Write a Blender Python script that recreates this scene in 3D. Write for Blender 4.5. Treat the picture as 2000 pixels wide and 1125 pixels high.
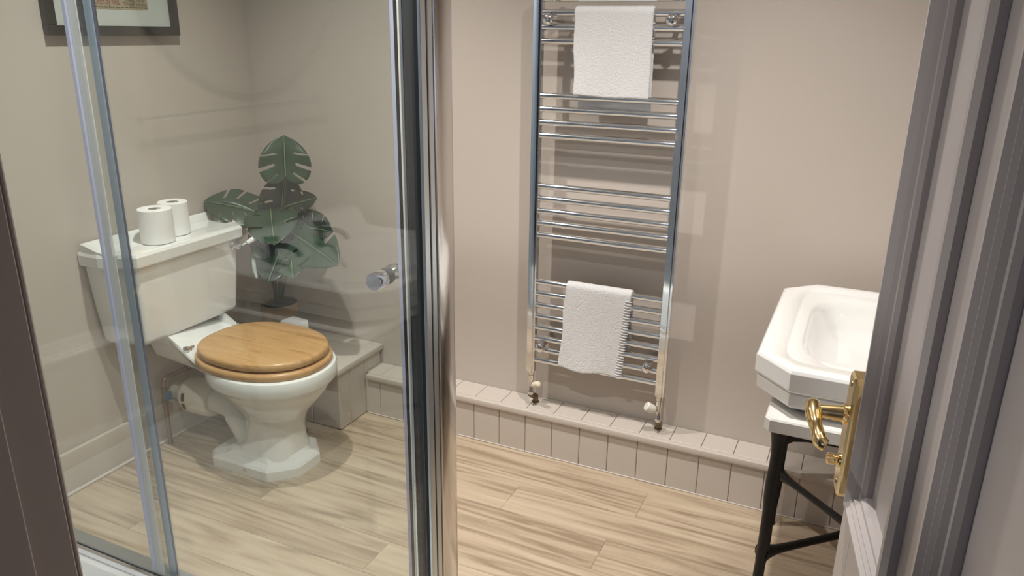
import bpy, bmesh, math, random
from mathutils import Vector, Matrix
random.seed(7)
D = bpy.data
for o in list(D.objects): D.objects.remove(o)
S = bpy.context.scene
COL = S.collection

# ------------------------------------------------------------------ camera
YAW, PITCH, ROLL = 0.4316, 0.3216, 0.0131
f_ = Vector((-math.sin(YAW)*math.cos(PITCH), math.cos(YAW)*math.cos(PITCH), -math.sin(PITCH)))
r_ = Vector((math.cos(YAW), math.sin(YAW), 0)); u_ = r_.cross(f_)
r2 = math.cos(ROLL)*r_ + math.sin(ROLL)*u_; u2 = -math.sin(ROLL)*r_ + math.cos(ROLL)*u_
cd = D.cameras.new('camera'); cam = D.objects.new('camera', cd); COL.objects.link(cam)
cam.matrix_world = Matrix(((r2.x, u2.x, -f_.x, 2.291), (r2.y, u2.y, -f_.y, -2.4595), (r2.z, u2.z, -f_.z, 1.4979), (0, 0, 0, 1)))
cd.sensor_width = 36; cd.lens = 36*1505.6/2000; cd.clip_start = 0.02
S.camera = cam
# ------------------------------------------------------------------ world, exposure
w = D.worlds.new('world'); S.world = w; w.use_nodes = True
w.node_tree.nodes['Background'].inputs[0].default_value = (.9, .85, .8, 1)
w.node_tree.nodes['Background'].inputs[1].default_value = .05
S.view_settings.view_transform = 'Standard'; S.view_settings.look = 'None'
S.view_settings.gamma = 1; S.view_settings.use_curve_mapping = False
S.view_settings.exposure = 0.30
LAMP_W = 86.0          # each ceiling downlight, added fill included
LAMPS = ((.76, -.84, 1.), (1.95, -.88, 1.), (1.30, -1.66, .95))  # third is an added fill that evens out the lower walls
HC = 2.4               # ceiling height

# ------------------------------------------------------------------ materials
def mat(name, col=(.8, .8, .8), rough=.5, metal=0., coat=0., spec=.5, bump=0., bscale=200., var=0., vscale=8., trans=0., ior=1.45, sheen=0., emit=0.):
    m = D.materials.new(name); m.use_nodes = True
    nt = m.node_tree; b = nt.nodes['Principled BSDF']; L = nt.links
    b.inputs['Base Color'].default_value = (*col, 1); b.inputs['Roughness'].default_value = rough
    b.inputs['Metallic'].default_value = metal; b.inputs['Coat Weight'].default_value = coat
    b.inputs['Specular IOR Level'].default_value = spec; b.inputs['Transmission Weight'].default_value = trans
    b.inputs['IOR'].default_value = ior; b.inputs['Sheen Weight'].default_value = sheen
    b.inputs['Coat Roughness'].default_value = .04
    if emit:
        b.inputs['Emission Color'].default_value = (1, .9, .75, 1); b.inputs['Emission Strength'].default_value = emit
    if var or bump:
        tc = nt.nodes.new('ShaderNodeTexCoord')
    if var:
        n = nt.nodes.new('ShaderNodeTexNoise'); n.inputs['Scale'].default_value = vscale; n.inputs['Detail'].default_value = 6
        L.new(tc.outputs['Object'], n.inputs['Vector'])
        mx = nt.nodes.new('ShaderNodeMix'); mx.data_type = 'RGBA'
        mx.inputs[6].default_value = (*[c*(1-var) for c in col], 1); mx.inputs[7].default_value = (*[min(1, c*(1+var)) for c in col], 1)
        L.new(n.outputs['Fac'], mx.inputs[0]); L.new(mx.outputs[2], b.inputs['Base Color'])
    if bump:
        n2 = nt.nodes.new('ShaderNodeTexNoise'); n2.inputs['Scale'].default_value = bscale; n2.inputs['Detail'].default_value = 3
        L.new(tc.outputs['Object'], n2.inputs['Vector'])
        bp = nt.nodes.new('ShaderNodeBump'); bp.inputs['Strength'].default_value = bump; bp.inputs['Distance'].default_value = .002
        L.new(n2.outputs['Fac'], bp.inputs['Height']); L.new(bp.outputs['Normal'], b.inputs['Normal'])
    return m

def wood(name, c0, c1, c2, axis='X', scale=1., rough=.45, per_object=True, contrast=1.):
    m = D.materials.new(name); m.use_nodes = True
    nt = m.node_tree; N = nt.nodes; L = nt.links; b = N['Principled BSDF']; b.inputs['Roughness'].default_value = rough
    tc = N.new('ShaderNodeTexCoord'); mp = N.new('ShaderNodeMapping')
    s = [22*scale]*3; s['XYZ'.index(axis)] = 1.5*scale
    mp.inputs['Scale'].default_value = s
    if per_object:
        oi = N.new('ShaderNodeObjectInfo'); ml = N.new('ShaderNodeMath'); ml.operation = 'MULTIPLY'; ml.inputs[1].default_value = 37.
        L.new(oi.outputs['Random'], ml.inputs[0])
        cb = N.new('ShaderNodeCombineXYZ')
        for i in range(3): L.new(ml.outputs[0], cb.inputs[i])
        L.new(cb.outputs[0], mp.inputs['Location'])
    L.new(tc.outputs['Object'], mp.inputs['Vector'])
    n = N.new('ShaderNodeTexNoise'); n.inputs['Scale'].default_value = 1.; n.inputs['Detail'].default_value = 8; n.inputs['Roughness'].default_value = .62; n.inputs['Distortion'].default_value = 1.2
    L.new(mp.outputs[0], n.inputs['Vector'])
    n3 = N.new('ShaderNodeTexNoise'); n3.inputs['Scale'].default_value = .16; n3.inputs['Detail'].default_value = 2
    L.new(mp.outputs[0], n3.inputs['Vector'])
    # cathedral rings
    wv = N.new('ShaderNodeTexNoise'); wv.inputs['Scale'].default_value = .22; wv.inputs['Detail'].default_value = 1.
    L.new(mp.outputs[0], wv.inputs['Vector'])
    mm = N.new('ShaderNodeMath'); mm.operation = 'MULTIPLY'; mm.inputs[1].default_value = 70.; L.new(wv.outputs['Fac'], mm.inputs[0])
    sn = N.new('ShaderNodeMath'); sn.operation = 'SINE'; L.new(mm.outputs[0], sn.inputs[0])
    ad = N.new('ShaderNodeMath'); ad.operation = 'MULTIPLY_ADD'; ad.inputs[1].default_value = .045*contrast
    L.new(sn.outputs[0], ad.inputs[0]); L.new(n.outputs['Fac'], ad.inputs[2])
    a2 = N.new('ShaderNodeMath'); a2.operation = 'MULTIPLY_ADD'; a2.inputs[1].default_value = .5
    sb = N.new('ShaderNodeMath'); sb.operation = 'SUBTRACT'; sb.inputs[1].default_value = .5; L.new(n3.outputs['Fac'], sb.inputs[0])
    L.new(sb.outputs[0], a2.inputs[0]); L.new(ad.outputs[0], a2.inputs[2])
    last = a2
    if per_object:
        a3 = N.new('ShaderNodeMath'); a3.operation = 'MULTIPLY_ADD'; a3.inputs[1].default_value = .10
        s2 = N.new('ShaderNodeMath'); s2.operation = 'SUBTRACT'; s2.inputs[1].default_value = .5; L.new(oi.outputs['Random'], s2.inputs[0])
        L.new(s2.outputs[0], a3.inputs[0]); L.new(a2.outputs[0], a3.inputs[2]); last = a3
    cr = N.new('ShaderNodeValToRGB'); e = cr.color_ramp.elements
    e[0].position = .28; e[0].color = (*c0, 1); e[1].position = .72; e[1].color = (*c2, 1)
    k = e.new(.48); k.color = (*c1, 1)
    L.new(last.outputs[0], cr.inputs[0]); L.new(cr.outputs[0], b.inputs['Base Color'])
    bp = N.new('ShaderNodeBump'); bp.inputs['Strength'].default_value = .12; bp.inputs['Distance'].default_value = .001
    L.new(n.outputs['Fac'], bp.inputs['Height']); L.new(bp.outputs[0], b.inputs['Normal'])
    return m

def clear_glass(name, tint=(.955, .975, .965), f0=.06):
    m = D.materials.new(name); m.use_nodes = True; nt = m.node_tree; N = nt.nodes; L = nt.links
    N.remove(N['Principled BSDF'])
    tr = N.new('ShaderNodeBsdfTransparent'); tr.inputs[0].default_value = (*tint, 1)
    gl = N.new('ShaderNodeBsdfGlossy'); gl.inputs['Roughness'].default_value = 0.0
    lw = N.new('ShaderNodeLayerWeight'); lw.inputs[0].default_value = .5
    pw = N.new('ShaderNodeMath'); pw.operation = 'POWER'; pw.inputs[1].default_value = 5; L.new(lw.outputs['Facing'], pw.inputs[0])
    ma = N.new('ShaderNodeMath'); ma.operation = 'MULTIPLY_ADD'; ma.inputs[1].default_value = 1-f0; ma.inputs[2].default_value = f0
    L.new(pw.outputs[0], ma.inputs[0])
    mx = N.new('ShaderNodeMixShader'); L.new(ma.outputs[0], mx.inputs[0]); L.new(tr.outputs[0], mx.inputs[1]); L.new(gl.outputs[0], mx.inputs[2])
    L.new(mx.outputs[0], N['Material Output'].inputs['Surface'])
    return m

M = dict(
    wall=mat('taupe wall paint', (.545, .485, .43), .5, bump=.06, bscale=90, var=.015, vscale=3),
    trim=mat('taupe satin trim paint', (.58, .52, .465), .38, bump=.03, bscale=60, var=.02, vscale=5),
    ceil=mat('white ceiling paint', (.82, .80, .77), .7, bump=.04),
    door=mat('grey lilac door gloss', (.40, .365, .36), .33, bump=.02, bscale=50),
    jamb=mat('grey lilac frame gloss', (.36, .315, .30), .35, bump=.02, bscale=50),
    sub=mat('grey subfloor', (.12, .10, .08), .8, bump=.05),
    floor=wood('light oak vinyl plank', (.31, .23, .155), (.49, .385, .275), (.58, .47, .35), 'X', 1.25, .42, True, 1.7),
    seat=wood('varnished oak seat', (.36, .185, .065), (.56, .32, .13), (.64, .39, .18), 'X', 2.2, .28, False, .6),
    china=mat('white vitreous china', (.86, .86, .84), .07, coat=.5),
    chrome=mat('polished chrome', (.80, .82, .85), .06, 1.),
    satin=mat('brushed chrome', (.78, .76, .74), .16, 1.),
    alu=mat('pale anodised aluminium', (.70, .76, .80), .3, 1.),
    rubber=mat('black rubber gasket', (.015, .015, .018), .5),
    pvc=mat('lilac blue translucent pvc seal', (.62, .66, .84), .2),
    bluepvc=mat('light blue translucent pvc seal', (.55, .67, .84), .2),
    clearpvc=mat('cloudy clear pvc fin', (.80, .82, .80), .25),
    pvcd=mat('dark blue seal edge', (.07, .09, .17), .3),
    glass=clear_glass('shower glass'),
    mirror=mat('mirror silver', (.9, .9, .9), .01, 1.),
    acrylic=mat('white acrylic tray', (.84, .85, .86), .15, coat=.3),
    brass=mat('polished brass', (.83, .64, .33), .16, 1.),
    brassd=mat('aged brass edge', (.50, .39, .25), .28, 1.),
    iron=mat('black wrought iron', (.012, .012, .013), .42, .3, bump=.9, bscale=45),
    marble=mat('grey white marble', (.76, .74, .71), .22, var=.13, vscale=18),
    towel=mat('white terry cotton', (.78, .78, .78), .95, sheen=.5, bump=1., bscale=700),
    paper=mat('soft white tissue paper', (.88, .87, .85), .95, bump=.3, bscale=350),
    core=mat('grey card core', (.35, .30, .25), .9, bump=.2),
    card=mat('white card', (.85, .85, .86), .6, bump=.05),
    black=mat('black picture frame', (.025, .023, .021), .35, bump=.1),
    mount=mat('white picture mount', (.80, .79, .76), .85, bump=.05),
    print_=mat('faded tan poster paper', (.55, .42, .27), .8, var=.12, vscale=25),
    red=mat('red printed lettering', (.33, .055, .04), .7, var=.1, vscale=60),
    ink=mat('dark printed lettering', (.09, .07, .05), .7, var=.1, vscale=60),
    copper=mat('tarnished copper', (.33, .22, .15), .38, 1., var=.35, vscale=30),
    oldbr=mat('tarnished brass valve', (.20, .16, .11), .45, 1., var=.3, vscale=60),
    blue=mat('blue plastic valve lever', (.03, .16, .33), .4, bump=.05),
    plast=mat('ivory white plastic', (.78, .75, .67), .4, bump=.05),
    cream=mat('cream plastic valve cap', (.80, .74, .60), .4, bump=.05),
    leaf=mat('dark green monstera leaf', (.026, .060, .031), .34, coat=.08, var=.45, vscale=22, bump=.25, bscale=60),
    leafd=mat('blackish green monstera leaf', (.012, .026, .017), .22, coat=.3, var=.4, vscale=22, bump=.25, bscale=60),
    vein=mat('pale green leaf vein', (.16, .25, .12), .4, bump=.1),
    stem=mat('green plant stem', (.035, .06, .025), .5, bump=.1),
    soil=mat('dark moss and soil', (.012, .02, .013), .95, bump=1., bscale=120),
    pot=mat('brown textured pot', (.38, .28, .16), .6, bump=.8, bscale=90, var=.3, vscale=45),
    blackm=mat('black enamel', (.012, .012, .014), .22, bump=.05),
    silicone=mat('pale sealant bead', (.60, .55, .50), .5, bump=.05),
    carpet=mat('hallway carpet', (.20, .17, .15), .95, bump=.8, bscale=300),
    cool_glow=mat('added cool glow', (.5, .55, .6), .4, emit=1.),  # glow of the added hallway pane
    panel=mat('blue grey shower wall panel', (.185, .21, .26), .18, coat=.3, var=.2, vscale=6),
    grey=mat('dark grey anodised profile', (.05, .053, .056), .55, 0., spec=.15, bump=.02),
    lamp=mat('lit lamp lens', (1, .95, .85), .3, emit=12.),
)
for k_, a_ in (('pvc', .72), ('bluepvc', .72), ('clearpvc', .5)): M[k_].node_tree.nodes['Principled BSDF'].inputs['Alpha'].default_value = a_
M['cool_glow'].node_tree.nodes['Principled BSDF'].inputs['Emission Color'].default_value = (.55, .68, 1, 1)
# ------------------------------------------------------------------ mesh helpers
class MB:
    def __init__(s): s.v = []; s.f = []; s.sm = []
    def add(s, vs, fs, smooth=False):
        k = len(s.v); s.v += [tuple(v) for v in vs]; s.f += [[i+k for i in q] for q in fs]; s.sm += [smooth]*len(fs); return s
    def box(s, x0, x1, y0, y1, z0, z1, bev=0., seg=1):
        if bev <= 0:
            return s.add([(x, y, z) for z in (z0, z1) for y in (y0, y1) for x in (x0, x1)],
                  [[0, 2, 3, 1], [4, 5, 7, 6], [0, 1, 5, 4], [2, 6, 7, 3], [0, 4, 6, 2], [1, 3, 7, 5]])
        b = bmesh.new(); bmesh.ops.create_cube(b, size=1)
        for v in b.verts: v.co = Vector(((x0+x1)/2+v.co.x*(x1-x0), (y0+y1)/2+v.co.y*(y1-y0), (z0+z1)/2+v.co.z*(z1-z0)))
        bmesh.ops.bevel(b, geom=b.edges[:], offset=bev, segments=seg, affect='EDGES', profile=.5)
        return s.bm(b, seg > 1)
    def bm(s, b, smooth=False):
        b.verts.index_update(); s.add([v.co[:] for v in b.verts], [[v.index for v in f.verts] for f in b.faces], smooth); b.free(); return s
    def loft(s, rings, caps=True, smooth=True, closed=True):
        n = len(rings[0]); k = len(s.v); fs = []
        for i in range(len(rings)-1):
            for j in range(n if closed else n-1):
                a = i*n+j; b = i*n+(j+1) % n; fs.append([a, b, b+n, a+n])
        if caps: fs += [list(range(n))[::-1], list(range((len(rings)-1)*n, len(rings)*n))]
        return s.add([v for r in rings for v in r], fs, smooth)
    def tube(s, path, r, n=12, caps=True, flat=1.):
        P = [Vector(p) for p in path]; R = r if isinstance(r, (list, tuple)) else [r]*len(P)
        rings = []; up = None
        for i, p in enumerate(P):
            t = ((P[min(i+1, len(P)-1)]-P[max(i-1, 0)])).normalized()
            if up is None:
                up = Vector((0, 0, 1)) if abs(t.z) < .9 else Vector((1, 0, 0))
            a = (up - t*up.dot(t)).normalized(); up = a; b = t.cross(a)
            rings.append([p + R[i]*(math.cos(q)*a*flat + math.sin(q)*b) for q in [2*math.pi*j/n for j in range(n)]])
        return s.loft(rings, caps)
    def lathe(s, prof, c=(0, 0, 0), n=24, axis='Z', caps=True):
        rings = []
        for r, h in prof:
            ring = []
            for j in range(n):
                q = 2*math.pi*j/n; a, b = r*math.cos(q), r*math.sin(q)
                v = {'Z': (a, b, h), 'X': (h, a, b), 'Y': (b, h, a)}[axis]
                ring.append((c[0]+v[0], c[1]+v[1], c[2]+v[2]))
            rings.append(ring)
        return s.loft(rings, caps)
    def prism(s, poly, z0, z1):
        return s.loft([[(x, y, z0) for x, y in poly], [(x, y, z1) for x, y in poly]], True, False)
    def build(s, name, m, parent=None, auto=40):
        me = D.meshes.new(name); me.from_pydata(s.v, [], s.f); me.update()
        for p, q in zip(me.polygons, s.sm): p.use_smooth = q
        if any(s.sm) and auto: 
            try: me.set_sharp_from_angle(angle=math.radians(auto))
            except Exception: pass
        me.materials.append(M[m] if isinstance(m, str) else m)
        b = bmesh.new(); b.from_mesh(me); bmesh.ops.recalc_face_normals(b, faces=b.faces[:]); b.to_mesh(me); b.free()
        o = D.objects.new(name, me); COL.objects.link(o); o.parent = parent
        return o
def B(name, m, x0, x1, y0, y1, z0, z1, bev=0., parent=None, seg=1):
    return MB().box(x0, x1, y0, y1, z0, z1, bev, seg).build(name, m, parent)
def tag(o, label, cat=None, group=None, kind=None):
    o['label'] = label
    if cat: o['category'] = cat
    if group: o['group'] = group
    if kind: o['kind'] = kind
    return o
def empty(name, loc=(0, 0, 0)):
    o = D.objects.new(name, None); COL.objects.link(o); o.location = loc; o.empty_display_size = .05; return o
def adopt(root):
    # keeps world coordinates of children that were built in world space
    for o in D.objects:
        if o.parent == root: o.matrix_parent_inverse = Matrix.Translation(root.location).inverted()
def sup(cx, cy, rx, ry, z, e=2., n=48, egg=0.):
    out = []
    for j in range(n):
        q = 2*math.pi*j/n; c, s_ = math.cos(q), math.sin(q)
        x = math.copysign(abs(c)**(2/e), c); y = math.copysign(abs(s_)**(2/e), s_)
        out.append((cx+rx*x, cy+ry*y*(1-egg*x), z))
    return out
def octo(x0, x1, y0, y1, c, z):
    return [(x0, y0+c, z), (x0+c, y0, z), (x1-c, y0, z), (x1, y0+c, z), (x1, y1-c, z), (x1-c, y1, z), (x0+c, y1, z), (x0, y1-c, z)]
def cr_path(P, n=8):
    P = [Vector(p) for p in P]; out = []
    for i in range(len(P)-1):
        a, b, c, d = P[max(i-1, 0)], P[i], P[i+1], P[min(i+2, len(P)-1)]
        for k in range(n):
            t = k/n
            out.append(.5*((2*b)+(c-a)*t+(2*a-5*b+4*c-d)*t*t+(3*b-a-3*c+d)*t**3))
    return out+[P[-1]]

# ------------------------------------------------------------------ room shell
XR, YN, WT = 2.75, -2.08, .14      # right wall, near wall face, near wall thickness
JL, JR = 1.669, 2.462              # door opening
def struct(o, label): return tag(o, label, None, None, 'structure')
struct(B('wall_back', 'wall', -.1, XR+.1, 0, .1, 0, HC), 'taupe painted wall behind the towel radiator')
struct(B('wall_left', 'wall', -.1, 0, YN-WT, 0, 0, HC), 'taupe painted wall behind the toilet')
struct(B('wall_right', 'wall', XR, XR+.1, YN-WT, 0, 0, HC), 'taupe painted wall behind the washbasin')
mb = MB(); mb.box(0, JL-.03, YN-WT, YN, 0, HC); mb.box(JR+.03, XR, YN-WT, YN, 0, HC); mb.box(JL-.03, JR+.03, YN-WT, YN, 2.06, HC)
wf = struct(mb.build('wall_front', 'wall'), 'taupe wall around the doorway')
B('shower_panel', 'panel', .002, JL-.031, YN, YN+.010, .0865, 2.2, .001, wf)
struct(B('ceiling', 'ceil', -.1, XR+.1, YN-WT, .1, HC, HC+.1), 'white ceiling with downlights')
# hallway outside the door (the camera stands in it)
struct(B('floor_hallway', 'carpet', .6, 3.6, -3.9, YN-WT, -.03, -.002), 'carpeted hallway floor outside the doorway')
mb = MB(); mb.box(.6, 1.7, -4.0, -3.9, 0, HC); mb.box(2.5, 3.6, -4.0, -3.9, 0, HC); mb.box(1.7, 2.5, -4.0, -3.9, 0, 1.1); mb.box(1.7, 2.5, -4.0, -3.9, 2.1, HC)
struct(mb.build('wall_hallway', 'wall'), 'hallway wall facing the doorway')
wn = struct(B('glow_pane', 'cool_glow', 1.7, 2.5, -3.99, -3.98, 1.1, 2.1), 'unseen glowing pane added in the hallway wall')  # added emissive pane, out of view, gives the chrome a cool tint
for a in ((1.7, 2.5, 1.1, 1.14), (1.7, 2.5, 2.06, 2.1), (1.7, 1.74, 1.14, 2.06), (2.46, 2.5, 1.14, 2.06), (2.08, 2.12, 1.14, 2.06)):
    B('glow_pane_bar', 'jamb', a[0], a[1], -3.98, -3.93, a[2], a[3], .003, wn)
struct(B('ceiling_hallway', 'ceil', .5, 3.7, -4.0, YN-WT, HC, HC+.1), 'hallway ceiling')
struct(B('wall_hallway_left', 'wall', .5, .6, -4.0, YN-WT, 0, HC), 'hallway side wall on the shower side')
struct(B('wall_hallway_right', 'wall', 3.6, 3.7, -4.0, YN-WT, 0, HC), 'hallway side wall on the hinge side')
struct(B('wall_hallway_return', 'wall', XR+.1, 3.6, YN-WT, YN, 0, HC), 'hallway wall beside the doorway')

# floor: planks along X
fl = struct(B('floor', 'sub', -.1, XR+.1, YN-WT, .1, -.05, -.012), 'light oak plank floor')
PWID = .152; g = .0003
row = 0; y = -.03
plank_m = {}
while y > YN-WT:
    y1 = y; y0 = max(y-PWID, YN-WT)
    off = (.98, 1.765, 1.35, 1.718, .60, 1.12, .35, .92)[row % 8]-2.44
    x = off
    while x < XR:
        a, b = max(x, 0), min(x+1.22, XR)
        if b-a > .02:
            o = B('plank', 'floor', -(b-a)/2+g, (b-a)/2-g, -(y1-y0)/2+g, (y1-y0)/2-g, -.012, 0, .0006, fl)
            o.location = ((a+b)/2, (y0+y1)/2, 0)
        x += 1.22
    y -= PWID; row += 1

# pipe boxing of grooved boards along the back wall
bx = struct(empty('trim_1', (1.65, -.06, 0)), 'low taupe boxing of grooved boards under the towel radiator')
HB, YB, X0B, SB = .178, -.117, 1.0582, .107
edges = [.56] + [X0B+SB*i for i in range(-4, 16)] + [XR]
for i in range(len(edges)-1):
    a, b = edges[i], edges[i+1]
    if b-a < .012: continue
    B('board', 'trim', a+.0009, b-.0009, YB, YB+.012, .002, HB-.022, .002, bx)
    B('top_board', 'trim', a+.0008, b-.0008, YB+.012, -.001, HB-.014, HB, .0016, bx)
B('nosing', 'trim', .575, XR, YB-.013, YB+.012, HB-.022, HB+.0005, .003, bx, 2)
B('backing', 'trim', .56, XR, YB+.008, -.001, .0, HB-.014, 0, bx)
mbs = MB().tube([(.57, YB-.001, .003), (XR, YB-.001, .002)], .0025, 6); mbs.build('sealant', 'silicone', bx)
adopt(bx)
hb = struct(empty('trim_2', (.28, -.15, 0)), 'taller taupe boxing in the corner carrying the potted plant')
for a, b in ((.0, .09), (.09, .2), (.2, .31), (.31, .425), (.425, .56)):
    B('board', 'trim', a+.001, b-.001, -.287, -.275, .002, .243, .0025, hb)
for a, b in ((-.287, -.215), (-.215, -.118), (-.118, -.002)):
    B('board', 'trim', .548, .560, a+.0005, b-.001, .002, .243, .0025, hb)
B('backing', 'trim', .0, .549, -.276, -.001, 0, .243, 0, hb)
B('top', 'trim', .0, .576, -.308, -.001, .243, .266, .003, hb, 2)
adopt(hb)
# skirting on the left wall
sk = struct(B('baseboard_left', 'trim', 0, .018, -1.262, -.309, .002, .150, .004, None, 2), 'plain taupe skirting behind the toilet')
q = MB().tube([(.019, -1.26, .005), (.019, -.31, .005)], .006, 8).build('sealant', 'silicone', sk)
# door frame
jf = struct(empty('trim_3', (JL-.015, YN-.07, 0)), 'grey lilac door frame around the open doorway')
B('jamb', 'jamb', JL-.03, JL, YN-WT, YN, 0, 2.06, .002, jf)
B('door_stop', 'jamb', JL, JL+.013, YN-WT, YN-.043, 0, 2.03, .002, jf)
B('jamb', 'jamb', JR, JR+.03, YN-WT, YN, 0, 2.06, .002, jf)
B('door_stop', 'jamb', JR-.013, JR, YN-WT, YN-.043, 0, 2.03, .002, jf)
B('head', 'jamb', JL-.03, JR+.03, YN-WT, YN, 2.03, 2.06, .002, jf)
B('architrave', 'jamb', JR+.006, JR+.07, YN, YN+.016, 0, 2.11, .004, jf)
B('architrave', 'jamb', JL-.03, JL-.004, YN, YN+.008, 0, 2.05, .003, jf)
B('architrave', 'jamb', JL-.03, JR+.07, YN, YN+.016, 2.05, 2.12, .004, jf)
adopt(jf)

# ------------------------------------------------------------------ open panelled door (local: u from latch edge towards hinge, w out of the visible face, z up)
AZ = math.radians(9.0)
dr = struct(empty('door_1', (2.332, -1.312, 0)), 'grey lilac four-panel door standing open')
U = Vector((math.sin(AZ), -math.cos(AZ), 0)); W = Vector((-math.cos(AZ), -math.sin(AZ), 0))
dr.matrix_world = Matrix(((U.x, W.x, 0, dr.location.x), (U.y, W.y, 0, dr.location.y), (0, 0, 1, 0), (0, 0, 0, 1)))
# in local space: x=u, y=w (visible face at y=0, slab behind at negative y)
DW, DT = .735, .042
def dB(name, u0, u1, z0, z1, w0=-DT, w1=0., bev=.0015, m='door'): return B(name, m, u0, u1, w0, w1, z0, z1, bev, dr)
pz = ((.19, .66), (.865, 1.88)); pu = ((.078, .305), (.438, .657))
dB('stile', 0, pu[0][0], .008, 2.0); dB('stile', pu[1][1], DW, .008, 2.0); 
dB('rail', pu[0][0], pu[1][1], .008, pz[0][0]); dB('rail', pu[0][0], pu[1][1], pz[0][1], pz[1][0]); dB('rail', pu[0][0], pu[1][1], pz[1][1], 2.0)
for z0, z1 in pz:
    dB('muntin', pu[0][1], pu[1][0], z0, z1)
    for u0, u1 in pu:
        dB('panel', u0-.0, u1+.0, z0, z1, -.030, -.014, 0)
        for face in (1, -1):
            # bolection moulding: ridged profile swept round the opening; (inset from opening edge, height over the stile face)
            prof = [(-.020, 0), (-.020, .009), (-.012, .015), (-.004, .0155), (.001, .010), (.004, .0105), (.008, .006), (.012, .007), (.016, .001), (.020, .0), (.024, -.006), (.024, -.0145)]
            rings = []
            for i_, h_ in prof:
                hh = h_ if face > 0 else -DT-h_
                if face < 0 and h_ < -.01: hh = -.0295
                rings.append([(u0+i_, hh, z0+i_), (u1-i_, hh, z0+i_), (u1-i_, hh, z1-i_), (u0+i_, hh, z1-i_)])
            MB().loft(rings, False, False).build('moulding', 'door', dr)
# brass lever handle set on the visible face
hz = .960; hu = .034
def plate(face):
    y0 = 0 if face > 0 else -DT
    s = face
    pl = MB()
    pts = [(-.021, -.098), (-.015, -.106), (.015, -.106), (.021, -.098), (.021, .075), (.015, .083), (-.015, .083), (-.021, .075)]
    pl.loft([[(hu+a*k, y0+s*h, hz+b*k2) for a, b in pts] for h, k, k2 in ((0, 1, 1), (.021, 1, 1), (.024, .88, .97))], True, False)
    p = pl.build('handle_plate', 'brass', dr)
    lev = MB()
    lev.lathe([(.0150, y0+s*.022), (.0150, y0+s*.028), (.0125, y0+s*.030), (.0105, y0+s*.05), (.0085, y0+s*.070)], (hu, 0, hz+.02), 20, 'Y')
    P = [(hu-.014, y0+s*.067, hz+.023), (hu-.006, y0+s*.070, hz+.024), (hu+.010, y0+s*.070, hz+.020), (hu+.030, y0+s*.068, hz+.013), (hu+.052, y0+s*.066, hz+.010), (hu+.064, y0+s*.063, hz+.004), (hu+.068, y0+s*.056, hz+.001)]
    rc = [.0085, .0115, .0118, .0095, .0088, .0102, .0092]
    lev.tube(cr_path(P, 6), [rc[min(k//6, 5)]+(rc[min(k//6+1, 6)]-rc[min(k//6, 5)])*((k % 6)/6 if k < 36 else 1) for k in range(37)], 16, True)
    lv = lev.build('lever', 'brass', p)
    tk = MB(); tk.lathe([(.011, y0+s*.023), (.011, y0+s*.026), (.0065, y0+s*.027), (.0065, y0+s*.030), (.009, y0+s*.032), (.009, y0+s*.040), (.006, y0+s*.042)], (hu, 0, hz-.055), 18, 'Y')
    tk.build('thumb_turn', 'brass', p)
    for dz in (-.09, .068):
        MB().lathe([(.004, y0+s*.0239), (.004, y0+s*.025), (.002, y0+s*.0257)], (hu, 0, hz+dz), 10, 'Y').build('screw', 'brassd', p)
plate(1); plate(-1)
B('latch_plate', 'brassd', -.002, .0005, -.034, -.008, hz-.07, hz+.1, .0005, dr)
for z in (.25, 1.0, 1.75): MB().lathe([(.007, z-.05), (.007, z+.05)], (DW+.006, .0, 0), 12).build('hinge', 'brassd', dr)

# ------------------------------------------------------------------ ceiling downlights and the added fill
for i, (lx, ly, lk) in enumerate(LAMPS):
    d = tag(empty('downlight', (lx, ly, HC)), ('round recessed ceiling downlight over the toilet', 'round recessed ceiling downlight over the washbasin', 'unseen fill lamp added over the shower')[i], 'downlight', 'ceiling downlights')
    MB().lathe([(.032, -.001), (.045, -.001), (.045, -.006), (.034, -.009), (.032, -.001)], (0, 0, 0), 28, 'Z', False).build('trim_ring', 'ceil', d)
    MB().lathe([(.0, -.003), (.032, -.003)], (0, 0, 0), 24, 'Z', False).build('lens', 'lamp', d)
    ld = D.lights.new('downlight_lamp', 'SPOT'); ld.energy = LAMP_W*lk; ld.spot_size = math.radians(124); ld.spot_blend = 1.; ld.shadow_soft_size = .022; ld.color = (1, .955, .905)
    lo = D.objects.new('lamp', ld); COL.objects.link(lo); lo.parent = d; lo.location = (0, 0, -.03)

# ------------------------------------------------------------------ toilet (faces +x, back on the left wall)
YT = -.565
to = tag(empty('toilet', (.3, YT, 0)), 'white traditional close-coupled toilet with oak seat', 'toilet')
pan = MB()
secs = [sup(.475, YT, .115, .105, .045, 3), sup(.478, YT, .112, .100, .075, 3), sup(.487, YT, .104, .090, .10, 2.6), sup(.492, YT, .102, .086, .15, 2.4), sup(.495, YT, .108, .090, .19, 2.3),
        sup(.497, YT, .128, .108, .225, 2.2), sup(.50, YT, .16, .137, .262, 2.1), sup(.50, YT, .185, .160, .295, 2.1), sup(.498, YT, .203, .176, .322, 2.1), sup(.496, YT, .208, .181, .334, 2.1),
        sup(.496, YT, .222, .196, .342, 2.15), sup(.496, YT, .229, .201, .352, 2.15), sup(.496, YT, .230, .202, .388, 2.15), sup(.496, YT, .226, .198, .398, 2.15), sup(.496, YT, .218, .190, .402, 2.15),
        sup(.50, YT, .16, .135, .402, 2.1), sup(.50, YT, .145, .12, .37, 2.1), sup(.49, YT, .10, .08, .25, 2.)]
pan.loft(secs)
pan.build('pan', 'china', to)
pl = MB()
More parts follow.
